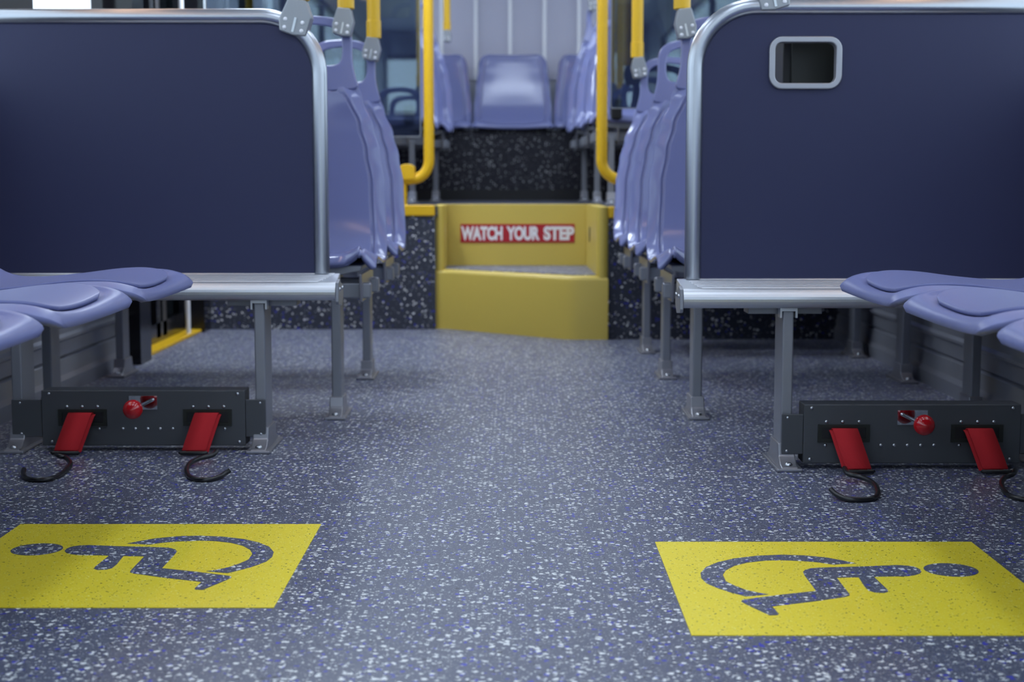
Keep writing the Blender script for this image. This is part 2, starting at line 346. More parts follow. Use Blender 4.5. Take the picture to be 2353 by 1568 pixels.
# ------------------------------------------------------------------ legs
def leg(parent, x, y, z0, z1, s, w_=.026, d_=.085, name='leg'):
    """flat extruded leg with a cast foot flaring towards front and back; x,y = centre of the section"""
    l = link(name, box(x-w_/2, x+w_/2, y-d_/2, y+d_/2, z0+.045, z1), 'leg', parent, bevel=.004)
    a = d_/2
    # foot: flared casting, thin at the rim
    prof = [(-a-.055, .0), (-a-.055, .010), (-a-.035, .014), (-a-.012, .030), (-a-.004, .058), (a+.004, .058), (a+.012, .030), (a+.035, .014), (a+.055, .010), (a+.055, 0)]
    bm = prism([(y+p, z0+q) for p, q in prof], 'x', x-w_/2-.006, x+w_/2+.006)
    B(bm, x-w_/2-.016, x+w_/2+.016, y-a-.058, y+a+.058, z0, z0+.008)
    f = link('foot', bm, 'cast', l, bevel=.003)
    bb = dome(bmesh.new(), (x, y-a-.038, z0+.013), .009, 'z', 1)
    link('bolt', bb, 'bolt', f, smooth=True)
    return l

# ------------------------------------------------------------------ seats
PAN = [(0, 0), (.008, .012), (.03, .026), (.07, .035), (.14, .033), (.22, .022), (.30, .015), (.355, .022), (.40, .055), (.43, .11), (.452, .18), (.472, .26), (.49, .35), (.508, .46), (.525, .58)]
def resample(pts, n):
    pts = spline([(0, a, b) for a, b in pts], 10); L = [0]
    for i in range(1, len(pts)): L.append(L[-1]+(pts[i]-pts[i-1]).length)
    return pts, L
PP, PL = resample(PAN, 0)
LT = PL[-1]
def at_s(s):
    s = min(max(s, 0), LT)
    for i in range(1, len(PL)):
        if PL[i] >= s or i == len(PL)-1:
            t = (s-PL[i-1])/max(PL[i]-PL[i-1], 1e-9); p = PP[i-1].lerp(PP[i], t); d = (PP[i]-PP[i-1]).normalized()
            return p.y, p.z, Vector((0, -d.z, d.y))      # normal points up / towards the sitter
def lerp_tab(tab, x):
    if x <= tab[0][0]: return tab[0][1]
    for (a, b), (c, d) in zip(tab, tab[1:]):
        if x <= c:
            t = (x-a)/(c-a); t = t*t*(3-2*t); return b+(d-b)*t
    return tab[-1][1]
# half width over height of the back
WROW = [(0, .235), (.22, .222), (.32, .205), (.40, .184), (.48, .152), (.55, .128), (.60, .118)]
WREAR = [(0, .238), (.12, .238), (.25, .226), (.36, .212), (.44, .202)]
WSIDE = [(0, .248), (.3, .245), (.5, .2)]
def seat_grid(kind, inset=0., lift=0., ns=72):
    tab, top, rf, rt = {'row': (WROW, .575, .008, .02), 'rear': (WREAR, .455, .03, .055), 'side': (WSIDE, .48, .052, .06)}[kind]
    ysc = 1.13 if kind == 'side' else 1.0
    smax = next((s for s in [LT*i/400 for i in range(401)] if at_s(s)[1] >= top-1e-3 and s > .4), LT)
    rf_, rt_ = (rf, rt) if not inset else ({'row': .004, 'rear': .05, 'side': .085}[kind], {'row': .053, 'rear': .05, 'side': .05}[kind])
    s0 = inset if kind != 'row' else 0
    s1 = smax-((inset+.02 if inset else 0) if kind == 'row' else inset*.9)
    cols = [0, .004, .010, .018, .026, .032, .036, .039, .042, .045, .048, .052] if not inset else [0, .003, .008, .016]
    bm = bmesh.new(); rows = []
    for i in range(ns+1):
        u = i/ns; u = u-.16*math.sin(2*PI*u)/PI
        s = s0+(s1-s0)*u; y, z, n = at_s(s)
        full = lerp_tab(tab, max(z, 0)); wd = full-inset
        e = s-s0
        if e < rf_: wd -= rf_*(1-math.sqrt(max(0, 1-(1-e/rf_)**2)))
        e = s1-s
        if e < rt_: wd -= rt_*(1-math.sqrt(max(0, 1-(1-e/rt_)**2)))
        xs = [-(wd-c) for c in cols]; c0 = wd-cols[-1]
        xs += [-c0*(1-k/8) for k in range(1, 16)]+[wd-c for c in cols[::-1]]
        row = []
        for x in xs:
            q = min(1, abs(x)/(full-.045))
            off = .016*(q**2)-.014                                    # bucket
            if not inset:
                da, db = max(full-abs(x), 0), max((s if kind != 'row' else 9)+.004, 0)
                dc = max(smax-s, 0)+(.02 if kind != 'row' else -.02)
                h = .03; k = max(h-abs(da-db), 0)/h; d = min(da, db)-k*k*h*.25
                if kind == 'row' and dc < .10 and d < .10: d = .10-math.hypot(.10-d, .10-max(dc, 0))
                d = max(min(d, max(dc, 0)), 0)
                bw = .047
                if d < bw:
                    g = 1-d/bw; drop = {'row': .020, 'rear': .020, 'side': .012}[kind]
                    off -= drop*g**1.5
                off -= .009*math.exp(-((d-.0425)/.0045)**2) if kind != 'side' else .004*min(1, max(0, (d-.03)/.015))
                if d > .047: off -= .004
            if kind == 'row' and s < .12:
                v = math.exp(-((abs(x)-.190)/.026)**2); vz = .030*v*(1-s/.12)
                if abs(x) > .19: vz -= .010*(abs(x)-.19)/.045*(1-s/.12)
            else: vz = 0
            off += lift
            p = Vector((x, y, z))+n*off; p.y *= ysc; p.z += vz
            row.append(bm.verts.new(p))
        rows.append(row)
    nx = len(rows[0])-1
    for i in range(ns):
        for k in range(nx): bm.faces.new([rows[i][k], rows[i][k+1], rows[i+1][k+1], rows[i+1][k]])
    bmesh.ops.remove_doubles(bm, verts=bm.verts[:], dist=1e-5)
    return bm
MESH = {}
def seat_parts(parent, kind, x, y, z, handle=True, m='seat'):
    key = (kind, m)
    sh = link('seat_shell', seat_grid(kind), m, parent, smooth=True, solid=.012) if key not in MESH else None
    if sh is None:
        src, srcp = MESH[key]; sh = src.copy(); C.objects.link(sh); sh.parent = parent
        pd = srcp.copy(); C.objects.link(pd); pd.parent = sh
    else:
        pd = link('seat_pad', seat_grid(kind, .047, .002), m, sh, smooth=True, solid=.0065); MESH[key] = (sh, pd)
    sh.location = (x, y, z)
    if handle:
        ho = [(0, .505), (.06, .505), (.105, .508), (.136, .516), (.130, .545), (.1215, .585), (.119, .62), (.1185, .66), (.112, .692), (.092, .716), (.055, .730), (0, .735)]
        hi = [(0, .583), (.035, .583), (.062, .584), (.076, .589), (.084, .600), (.088, .615), (.089, .635), (.088, .655), (.082, .678), (.066, .695), (.040, .704), (0, .709)]
        def both(l):
            l = [(p.x, p.z) for p in spline([(a, 0, b) for a, b in l], 4)]
            return l+[(-a, b) for a, b in l[-2:0:-1]]
        hb = ring_prism(both(ho), both(hi), 'y', -.011, .011)
        for v in hb.verts: v.co.y += .534+(v.co.z-.50)*.12
        link('handle', hb, m, sh, bevel=.009, segs=3)
    return sh
def double_seat(s, xe, ylip, z0, zf, label, legs, xo, group, block=False, n=2, lx=None):
    """two forward facing shells on a shared frame; xe = aisle edge, s=-1 for the left side"""
    t = thing('double_seat', label, 'bus seat', (xe+s*.48, ylip+.2, zf), group=group)
    ox, oy = xe+s*.48, ylip+.2
    X = lambda x: x-ox; Y = lambda y: y-oy; Z = lambda z: z-zf
    for k in range(n):
        cx = xe+s*(.237+.482*k)
        seat_parts(t, 'row', X(cx), Y(ylip), Z(z0))
        # pan support under the shell
        pr = [(-.19, -.012), (-.10, -.030), (.10, -.030), (.19, -.012), (.195, .004), (-.195, .004)]
        link('pan_support', prism([(X(cx)+a, Z(z0)+b-.008) for a, b in pr], 'y', Y(ylip+.03), Y(ylip+.36)), 'leg', t, bevel=.004)
    zt = z0-.075
    far = xo
    a, b = sorted((X(xe+s*.02), X(far)))
    bm = boxes((a, b, Y(ylip+.04), Y(ylip+.08), Z(zt-.022), Z(zt+.022)), (a, b, Y(ylip+.28), Y(ylip+.32), Z(zt-.022), Z(zt+.022)))
    link('frame_tube', bm, 'leg', t, bevel=.006)
    lxx = lx if lx is not None else xe+s*.09
    for (xx, yy) in legs:
        l = leg(t, X(xx), Y(yy), 0, Z(zt+.0), s)
    # bracket plates at the aisle end
    for dx in (.045, .135):
        xx = xe+s*dx
        bm = prism([(Y(ylip+.0), Z(zt+.048)), (Y(ylip+.34), Z(zt+.048)), (Y(ylip+.36), Z(zt-.03)), (Y(ylip+.02), Z(zt-.03))], 'x', X(xx)-.004, X(xx)+.004)
        bk = link('bracket', bm, 'cast', t, bevel=.002)
    if block:
        xx = X(xe+s*.10)
        o = link('armrest_block', box(min(xx, xx+s*.05), max(xx, xx+s*.05), Y(ylip-.03), Y(ylip+.10), Z(z0+.005), Z(z0+.095)), 'black', t, bevel=.006); o['label'] = 'dark block beside the shell'
    return t
YROW = [4.20, 4.98, 5.74]
g1 = 'twin periwinkle seats behind the dark partitions'
double_seat(-1, -.383, 4.20, .425, 0, 'periwinkle double seat directly behind the left dark blue partition', [(-.497, 4.24), (-1.30, 4.24)], XL+.004, g1)
double_seat(-1, -.383, 4.98, .425, 0, 'second periwinkle double seat on the left, between the first one and the exit door', [(-.497, 5.10), (-1.335, 5.15)], XL+.004, g1)
double_seat(1, .392, 4.20, .425, 0, 'periwinkle double seat directly behind the right dark blue partition', [(.506, 4.24), (1.28, 4.24)], XR-.004, g1)
double_seat(1, .392, 4.98, .425, 0, 'middle one of the three right periwinkle double seats on the low floor', [(.506, 5.10), (1.28, 5.0)], XR-.004, g1)
double_seat(1, .392, 5.74, .425, 0, 'rear one of the three right periwinkle double seats, just before the speckled riser', [(.506, 5.86), (1.28, 5.72)], XR-.004, g1)
g2 = 'twin seats on the raised rear floor'
zk = ZD+.385
double_seat(-1, -.40, 7.62, zk, ZD, 'periwinkle double seat on the raised floor behind the left yellow rail', [(-.515, 7.66), (-1.3, 7.66)], XL+.004, g2, True)
double_seat(-1, -.345, 8.22, zk, ZD, 'rearmost left double seat on the raised floor beside the back bench', [(-.437, 8.42), (-1.3, 8.26)], XL+.004, g2, True)
double_seat(1, .335, 7.00, zk, ZD, 'periwinkle double seat on the raised floor right behind the right yellow rail', [(.44, 7.04), (1.25, 7.04)], XR-.004, g2, True)
double_seat(1, .315, 7.62, zk, ZD, 'middle right double seat of the raised floor, between two others', [(.41, 7.66), (1.25, 7.66)], XR-.004, g2, True)
double_seat(1, .285, 8.22, zk, ZD, 'rearmost right double seat on the raised floor beside the back bench', [(.379, 8.42), (1.25, 8.26)], XR-.004, g2, True)
# back bench: five single shells
for i, lab in zip(range(-2, 3), ('back row seat against the left window, far left of the five', 'back row seat just left of the centre one, partly behind the left yellow pole', 'centre seat of the back row, facing down the aisle below the slatted panel', 'back row seat just right of the centre one, partly behind the right yellow pole', 'back row seat against the right window, far right of the five')):
    t = thing('back_row_seat', 'periwinkle '+lab, 'bus seat', (-.015+i*.487, 8.97, .955), group='five seats of the back row')
    seat_parts(t, 'rear', 0, -.09, .018, handle=False)
    link('seat_base', box(-.2, .2, -.03, .33, -.002, .02), 'black', t, bevel=.003)
# aisle-facing seats in the foreground
def side_seat(s, xf, yc, label, z0=.430):
    """s=-1: on the left wall facing right; xf = front edge"""
    t = thing('side_seat', label, 'bus seat', (xf, yc, z0), rz=(PI/2 if s < 0 else -PI/2), group='aisle facing seats in the foreground')
    sh = seat_parts(t, 'side', 0, 0, 0, handle=False, m='seat_satin')
    dw = (abs(XL) if s < 0 else XR)-abs(xf)
    link('wall_bracket', boxes((-.15, -.12, .18, dw-.013, -.05, -.012), (.12, .15, .18, dw-.013, -.05, -.012), (-.16, .16, .2, .30, -.022, -.008)), 'leg', t, bevel=.004)
for y, lab in ((3.085, 'nearest to the left ribbed bench'), (2.555, 'second from the left ribbed bench, cropped at its back'), (2.03, 'cut off at the left photo edge')):
    side_seat(-1, -.690, y, 'left wall seat facing the aisle, '+lab)
for y, lab in ((2.975, 'nearest to the right ribbed bench'), (2.45, 'second from the right ribbed bench, cropped at its back'), (1.925, 'cut off at the right photo edge')):
    side_seat(1, .672, y, 'right wall seat facing the aisle, '+lab)

# ------------------------------------------------------------------ ribbed benches + partitions + retractor boxes
def bench(s, yn, xe_front, xe_back, xwall, label):
    """yn = front of the nose"""
    t = thing('ribbed_bench', label, 'bench', (s*.9, yn+.2, 0))
    ox, oy = s*.9, yn+.2
    yb = yn+.385
    xe = xe_back+s*.0
    prof = [(yb, .408), (yb, .385), (yn+.02, .370)]+arc2(yn+.024, .388, .024, 235, 95, 10)+[(yn+.046, .411), (yn+.050, .408), (yn+.07, .408)]
    ys = [yn+.085+i*.056 for i in range(5)]
    for y in ys: prof += [(y, .4075), (y+.0015, .4100), (y+.004, .4112), (y+.020, .4114), (y+.024, .4075)]
    prof += [(yb-.012, .408), (yb-.008, .412), (yb, .412)]
    a = xe_front+s*.045; b_ = xwall-s*.018
    bm = prism([(y-oy, z) for y, z in prof], 'x', min(a, b_)-ox, max(a, b_)-ox)
    link('ribbed_top', bm, 'alu', t)
    # rounded nose beyond the ribs and the end cap
    nose = [(yn+.05, .372), (yn+.02, .370)]+arc2(yn+.024, .388, .024, 235, 95, 10)+[(yn+.05, .412)]
    bm = prism([(y-oy, z) for y, z in nose], 'x', xe_front-ox, a-ox)
    link('nose_end', bm, 'alu', t)
    pl = [(xe_front-ox+s*.002, yn+.05-oy), (a-ox, yn+.05-oy), (a-ox, yb-oy), (xe_back-ox-s*.002, yb-oy)]
    link('end_plate', prism(pl, 'z', .380, .411), 'alu', t, bevel=.002)
    cp = [(yn-.004, .366), (yn+.002, .358), (yn+.07, .352), (yn+.10, .372), (yn+.10, .40), (yn+.055, .408), (yn+.03, .418), (yn-.002, .412)]
    x0 = xe_front-ox-s*.009
    ec = link('end_cap', prism([(y-oy, z) for y, z in cp], 'x', min(x0, x0+s*.008), max(x0, x0+s*.008)), 'leg', t, bevel=.002)
    bb = bmesh.new(); dome(bb, (x0, yn+.015-oy, .395), .005, 'x', -s); dome(bb, (x0, yn+.07-oy, .395), .005, 'x', -s)
    link('screw', bb, 'bolt', ec, smooth=True)
    for xl in (s*.6195, s*1.212):
        l = leg(t, xl-ox, yn+.077-oy, 0, .362, s, w_=.026, d_=.10)
        u = boxes((xl-.020-ox, xl+.020-ox, yn+.02-oy, yn+.05-oy, .360, .369), (xl-.020-ox, xl-.015-ox, yn+.02-oy, yn+.05-oy, .345, .362), (xl+.015-ox, xl+.020-ox, yn+.02-oy, yn+.05-oy, .345, .362))
        link('clip', u, 'alu', l, bevel=.001)
        link('under_plate', box(xl-.085-ox, xl+.085-ox, yn+.07-oy, yn+.14-oy, .350, .372), 'leg', t, bevel=.002)
    return t
YNL, YNR = 3.645, 3.415
bench(-1, YNL, -.432, -.466, XL, 'ribbed aluminium bench platform at the foot of the left dark blue partition')
bench(1, YNR, .379, .405, XR, 'ribbed aluminium bench platform at the foot of the right dark blue partition')
def partition(s, y, xp, xwall, ztop, label, hole=None):
    t = thing('partition', label, 'partition', (s*.9, y, .411)); ox, oy, oz = s*.9, y, .411
    R = .150; rt = .0205; xe = xwall-s*.016
    cx, cz = xp+s*R, ztop-rt-R
    path = [(xp, .411), (xp, cz)]+[(cx-s*R*math.cos(a*PI/28), cz+R*math.sin(a*PI/28)) for a in range(1, 15)]+[(xe, ztop-rt)]
    # finer straight pieces
    fr_ = link('tube_frame', tube([(a-ox, 0, b-oz) for a, b in path], rt, 24), 'alu_frame', t, smooth=True)
    pan = [(xp, .411), (xe, .411), (xe, ztop-rt)]+[(cx-s*R*math.cos(a*PI/28), cz+R*math.sin(a*PI/28)) for a in range(14, -1, -1)]
    pan = [(a-ox, b-oz) for a, b in pan]
    if not hole:
        link('panel', prism(pan, 'y', -.006, .006), 'navy', t)
    else:
        hx0, hx1, hz0, hz1, hr_ = hole; hx0 -= ox; hx1 -= ox; hz0 -= oz; hz1 -= oz
        inner = rrect(hx0, hx1, hz0, hz1, hr_, 6)
        # panel with an opening: fill between outline and opening
        bm = bmesh.new(); es = []
        for loop in (pan, inner):
            vs_ = [bm.verts.new((a, -.006, b)) for a, b in loop]
            es += [bm.edges.new((vs_[i], vs_[(i+1) % len(vs_)])) for i in range(len(vs_))]
        bmesh.ops.triangle_fill(bm, use_beauty=True, use_dissolve=False, edges=es)
        r = bmesh.ops.extrude_face_region(bm, geom=bm.faces[:]); bmesh.ops.translate(bm, verts=[v for v in r['geom'] if isinstance(v, bmesh.types.BMVert)], vec=(0, .012, 0))
        bmesh.ops.recalc_face_normals(bm, faces=bm.faces[:])
        link('panel', bm, 'navy', t)
        wfz = link('window_frame', ring_prism(rrect(hx0-.006, hx1+.006, hz0-.006, hz1+.006, hr_+.006, 6), rrect(hx0+.009, hx1-.009, hz0+.009, hz1-.009, hr_-.009, 6), 'y', -.016, .016), 'cast', t, bevel=.003); wfz['label'] = 'rounded aluminium frame of the small opening'
    return t
YPL, YPR = 4.03, 3.80
xpl = PY(737, 400, YPL)[0]; xpr = PY(1594, 400, YPR)[0]
ztl = PY(400, 20, YPL)[1]; ztr = PY(2000, -4, YPR)[1]
h0 = PY(1772, 90, YPR); h1 = PY(1926, 200, YPR)
partition(-1, YPL, xpl, XL, ztl, 'plain dark blue partition with rounded metal tube edge on the left')
partition(1, YPR, xpr, XR, ztr, 'dark blue partition with a small framed opening on the right', (h0[0], h1[0], h1[1], h0[1], .026))
# dark equipment locker seen through the opening
lk = thing('equipment_locker', 'tall black locker seen through the small opening of the right partition', 'locker', (.905, 3.95, .41+.02))
link('body', box(-.22, .28, 0, .20, 0, .72), 'black', lk, bevel=.004)
link('door', box(-.20, .015, -.012, 0, .02, .70), 'slot', lk, bevel=.002); link('door', box(.04, .13, -.012, 0, .02, .70), 'slot', lk, bevel=.002)

def retractor(s, yf, label):
    """steel box with two strap slots and a red ball knob; yf = front face"""
    t = thing('strap_retractor_box', label, 'wheelchair restraint', (s*.897, yf, .016)); ox, oz = s*.897, .016
    X = lambda x: s*x-ox             # x given as distance from the centre line
    def bx(x0, x1, y0, y1, z0, z1):
        a, b = sorted((X(x0), X(x1))); return (a, b, y0, y1, z0-oz, z1-oz)
    zt, zb = .149, .013
    link('body', box(*bx(.656, 1.150, 0, .065, zb, zt)), 'box', t, bevel=.0025)
    for (a, b) in ((.6065, .656), (1.150, 1.224)):
        ear = link('mounting_ear', box(*bx(a, b, .003, .009, .034, .126)), 'box', t, bevel=.002)
    u = lambda cx: .656+(1958-cx)/(1958-325)*(1.150-.656)          # crop x -> distance from centre
    v = lambda cy: zt-(cy-132)/(577-132)*(zt-zb)
    bolts = [(388, 160), (1900, 160), (403, 545), (1908, 545)]+[(x, 263) for x in (530, 652, 776, 1542, 1666, 1789)]+[(x, 440) for x in (785, 1793, 975, 1075, 1175, 1275, 1376)]
    for (bx_, by_) in bolts:
        link('rivet', dome(bmesh.new(), (X(u(bx_)), 0, v(by_)-oz), .0042), 'bolt', t, smooth=True)
    for (bx_, by_) in ((148, 235), (155, 482), (2077, 235), (2081, 485)):
        link('rivet', dome(bmesh.new(), (X(u(bx_)), .004, v(by_)-oz), .0036), 'bolt', t, smooth=True)
    # chrome recess with knob
    a, b = sorted((X(u(1030)), X(u(1255)))); 
    link('chrome_plate', box(a, b, -.0015, .002, v(285)-oz, v(176)-oz), 'chrome', t)
    kx, kz = X(u(1060))-s*.021, v(243)-oz
    hx, hz = X(u(1222)), v(205)-oz
    kn = bmesh.new(); bmesh.ops.create_uvsphere(kn, u_segments=32, v_segments=20, radius=.0235)
    bmesh.ops.translate(kn, verts=kn.verts[:], vec=(kx, -.085, kz))
    st = link('lever', tube([(hx, 0, hz), (kx, -.085, kz)], .0040, 12), 'chrome', t, smooth=True)
    link('knob', kn, 'red', st, smooth=True)
    # strap slots
    for c0 in (460, 1462):
        a, b = sorted((X(u(c0)), X(u(c0+390)))); z0, z1 = v(416)-oz, v(283)-oz
        hs = link('slot_housing', ring_prism([(a, z0), (b, z0), (b, z1), (a, z1)], [(a+.009, z0+.008), (b-.009, z0+.008), (b-.009, z1-.007), (a+.009, z1-.007)], 'y', -.004, .001), 'slot', t)
        link('slot_opening', box(a+.009, b-.009, -.0012, .0006, z0+.008, z1-.007), 'black', hs)
    return t
def strap(s, yf, c, label, hook, flip):
    """c = crop centre x of the slot; webbing hangs forward and down to a wire hook on the floor"""
    u = .656+(1958-c)/(1958-325)*(1.150-.656)
    x0 = s*u; ox = x0
    t = thing('red_strap', label, 'strap', (x0, yf, 0), group='red webbing straps')
    hw = .0285
    dx = s*.022
    path = [(0, -.0002, .088), (0, -.010, .0935), (0, -.020, .0935), (.12, -.028, .084), (.45, -.045, .056), (.75, -.058, .032), (1, -.066, .012)]
    for k, (oy, w_) in enumerate(((0, hw), (.012, hw*.97))):
        bm = bmesh.new(); L_ = []
        sp = spline([(a*dx+(-s)*k*.005, b+oy, z-(.006 if k else 0)) for a, b, z in path], 6)
        for p in sp: L_.append((bm.verts.new(p+Vector((-w_, 0, 0))), bm.verts.new(p+Vector((w_, 0, 0)))))
        for i in range(len(L_)-1): bm.faces.new([L_[i][0], L_[i][1], L_[i+1][1], L_[i+1][0]])
        link('webbing', bm, 'web', t, smooth=True, solid=.0022)
    # hook wire: points from the photo on the floor plane (left box measured, right mirrored)
    loc = [(p[0]-ox, p[1]-yf, p[2]) for p in hook]
    link('wire_hook', tube(spline(loc, 6), .0058, 10), 'wire', t, smooth=True)
    bx0 = dx; yb_, zb_ = -.068, .014
    link('buckle', tube([(bx0-.032, yb_-.004, zb_-.004), (bx0-.030, yb_-.006, zb_-.006), (bx0+.030, yb_-.006, zb_-.006), (bx0+.032, yb_-.004, zb_-.004)], .0048, 10), 'wire', t, smooth=True)
BXL, BXR = 3.66, 3.425
retractor(-1, BXL, 'dark steel box with red ball knob and two red straps under the left bench')
retractor(1, BXR, 'dark steel box with red ball knob and two red straps under the right bench')
def hookpts(pts, zz, cx=3.4604, ox=0, oy=860, cyy=None):
    out = []
    for (a, b), z in zip(pts, zz):
        X_, Y_ = PZ(ox+a/cx, oy+b/(cyy or cx), z); out.append((X_, Y_, z))
    return out
h_l1 = hookpts([(450, 640), (475, 653), (520, 665), (558, 705), (545, 745), (470, 805), (380, 838), (280, 843), (212, 830), (186, 800), (190, 760)], [.020, .018, .014, .010, .007, .005, .005, .005, .005, .006, .008])
h_l2 = hookpts([(1722, 612), (1690, 645), (1600, 668), (1525, 700), (1487, 750), (1492, 800), (1545, 835), (1640, 843), (1740, 820), (1790, 790), (1830, 765)], [.024, .018, .014, .011, .008, .005, .005, .005, .006, .010, .016])
h_r1 = hookpts([(770, 830), (800, 880), (900, 905), (980, 935), (1040, 980), (1065, 1050), (1030, 1095), (930, 1110), (800, 1105), (700, 1065), (650, 1020)], [.024, .018, .014, .011, .008, .005, .005, .005, .006, .010, .016], 3.8385, 1740, 860)
h_r2 = hookpts([(2275, 850), (2255, 885), (2190, 910), (2155, 960), (2180, 1030), (2240, 1080), (2350, 1105), (2450, 1100), (2530, 1080), (2560, 1040), (2555, 1010)], [.020, .018, .014, .010, .007, .005, .005, .005, .005, .006, .008], 3.8385, 1740, 860)
strap(-1, BXL, 650, 'red strap with black wire hook, the outer of the two on the left box', h_l1, 0)
strap(-1, BXL, 1660, 'red strap with black wire hook, the aisle side one on the left box', h_l2, 0)
strap(1, BXR, 1660, 'red strap with black wire hook, the aisle side one on the right box', h_r1, 0)
strap(1, BXR, 650, 'red strap with black wire hook, the outer of the two on the right box', h_r2, 0)

# ------------------------------------------------------------------ yellow step
pl_ = PZ(1000, 756); pm = PZ(1330, 781); pr_ = PZ(1397, 781)
x0, y0 = pl_; x1, y1 = pm; x2, y2 = pr_[0], y1
YBK = 7.05; ZS = .268
t = thing('step', 'yellow moulded step up to the raised rear floor in the aisle', 'step', (0, 6.75, 0)); oy = 6.75
low = bmesh.new()
prism([(x0, y0-oy), (x0+.05, y0-.004-oy), (x1-.06, y1+.012-oy), (x1, y1-oy), (x2, y1-oy), (x2, y1+.05-oy), (x2, YBK-oy), (x0, YBK-oy)], 'z', 0, ZS-.002, low)
te = [e for e in low.edges if all(abs(v.co.z-(ZS-.002)) < 1e-5 for v in e.verts) and max(v.co.y for v in e.verts) < .3]
bmesh.ops.bevel(low, geom=te, offset=.022, segments=5, profile=.5, affect='EDGES')
link('lower_riser', low, 'step', t, smooth=True)
xi0 = PY(1028, 560, YBK)[0]; xi1 = PY(1346, 560, YBK)[0]
link('tread', prism([(xi0-.0, YBK-oy), (xi0+.0, y0+.035-oy), (x1-.02, y1+.04-oy), (xi1+.03, y1+.04-oy), (xi1, YBK-oy)], 'z', ZS-.02, ZS+.0015), 'floor', t)
link('back_riser', box(xi0-.02, xi1+.02, YBK-oy, YBK+.02-oy, ZS-.01, ZD+.004), 'step', t, bevel=.004)
def stadium(xa, xb, ya, yb, r):   # plan of a side wall with a round front
    cx = (xa+xb)/2; r = (xb-xa)/2
    return [(xa, yb)]+[(cx-r*math.cos(a*PI/12), ya+r-r*math.sin(a*PI/12)) for a in range(13)]+[(xb, yb)]
lw_ = stadium(x0, xi0, y0+.002, YBK+.02, 0)
link('side_wall', prism([(a, b-oy) for a, b in lw_], 'z', ZS-.012, ZD+.004), 'step', t, bevel=.006, segs=3)
ca, cb = PY(1371, 560, y1)[0], x2
rw_ = [(xi1, YBK+.02), (xi1, YBK), (ca, y1+.03)]+[((ca+cb)/2-(cb-ca)/2*math.cos(a*PI/12), y1+.022-.020*math.sin(a*PI/12)) for a in range(13)]+[(cb, YBK+.02)]
link('side_wall', prism([(a, b-oy) for a, b in rw_], 'z', ZS-.012, ZD+.004), 'step', t, bevel=.005, segs=3)
for (px, yy) in ((1358, 6.75),):
    xx = xi1+(ca-xi1)*(YBK-yy)/(YBK-y1-.03)
    link('slit', box(xx-.0035, xx+.0015, yy-.014-oy, yy+.014-oy, .39, .455), 'black', t)
sx0, sz1 = PY(1058, 515, YBK); sx1, sz0 = PY(1320, 557.5, YBK)
sg = link('warning_sign', box(sx0, sx1, YBK-.004-oy, YBK-oy, sz0, sz1), 'sign', t); sg['label'] = 'red sign reading WATCH YOUR STEP in white'
def text_mesh(txt, xa, xb, za, zb, y, parent, thick=.028):
    """letters as mesh; per word so each sits where the photo has it"""
    cu = bpy.data.curves.new('lettering', 'FONT'); cu.body = txt; cu.size = 1; cu.offset = thick; cu.extrude = .02; cu.space_character = .98; cu.resolution_u = 6
    to = bpy.data.objects.new('lettering', cu); C.objects.link(to)
    dg = bpy.context.evaluated_depsgraph_get(); me = bpy.data.meshes.new_from_object(to.evaluated_get(dg)); bpy.data.objects.remove(to); bpy.data.curves.remove(cu)
    xs = [v.co.x for v in me.vertices]; ys = [v.co.y for v in me.vertices]
    sx_ = (xb-xa)/(max(xs)-min(xs)); sy_ = (zb-za)/(max(ys)-min(ys))
    for v in me.vertices: v.co = Vector((xa+(v.co.x-min(xs))*sx_, y-v.co.z*.04, za+(v.co.y-min(ys))*sy_))
    me.materials.clear(); me.materials.append(M['white'])
    o = bpy.data.objects.new('lettering', me); C.objects.link(o); o.parent = parent
    o['label'] = 'white lettering'; return o
for txt, a, b in (('WATCH', 1059.5, 1155), ('YOUR', 1163.5, 1240), ('STEP', 1249, 1319.5)):
    za = PY(a, 552.5, YBK)[1]; zb = PY(a, 520, YBK)[1]
    text_mesh(txt, PY(a, 536, YBK)[0], PY(b, 536, YBK)[0], za, zb, YBK-.0042-oy, sg, .05)

# ------------------------------------------------------------------ yellow rails beside the step, smoked glass screens
def rail(s, x, y, xout, label, stub):
    t = thing('yellow_rail', label, 'handrail', (x, y, ZD)); R = .085
    zb = PY(930, 413, y)[1]-ZD
    pts = [(0, 0, ZC-ZD-.002), (0, 0, zb+R)]+[(s*(R-R*math.cos(a*PI/20)), 0, zb+R-R*math.sin(a*PI/20)) for a in range(1, 11)]+[(xout-x, 0, zb)]
    link('pole', tube(pts, .0235, 20), 'yellow', t, smooth=True)
    if stub:
        cx = PY(936, 395, y)[0]-x
        st = bmesh.new()
        prism([(cx-.035, zb)]+[(cx-.035*math.cos(a*PI/12), zb+.050+.020*math.sin(a*PI/12)) for a in range(13)]+[(cx+.035, zb)], 'y', -.03, .02, st)
        link('joint_cover', st, 'yellow', t, bevel=.004)
        link('foot_post', tube([(cx-.02, 0, zb), (cx-.02, 0, 0)], .018, 12), 'yellow', t, smooth=True)
    else:
        link('foot_post', tube([(s*.3, 0, zb), (s*.3, 0, 0)], .018, 12), 'yellow', t, smooth=True)
xl_ = PY(985, 200, 6.9)[0]; xr2 = PY(1383.5, 200, 6.5)[0]
rail(-1, xl_, 6.9, XL+.002, 'yellow handrail pole bending left at its foot, left of the yellow step', True)
rail(1, xr2, 6.5, XR-.014, 'yellow handrail pole bending right at its foot, right of the yellow step', False)
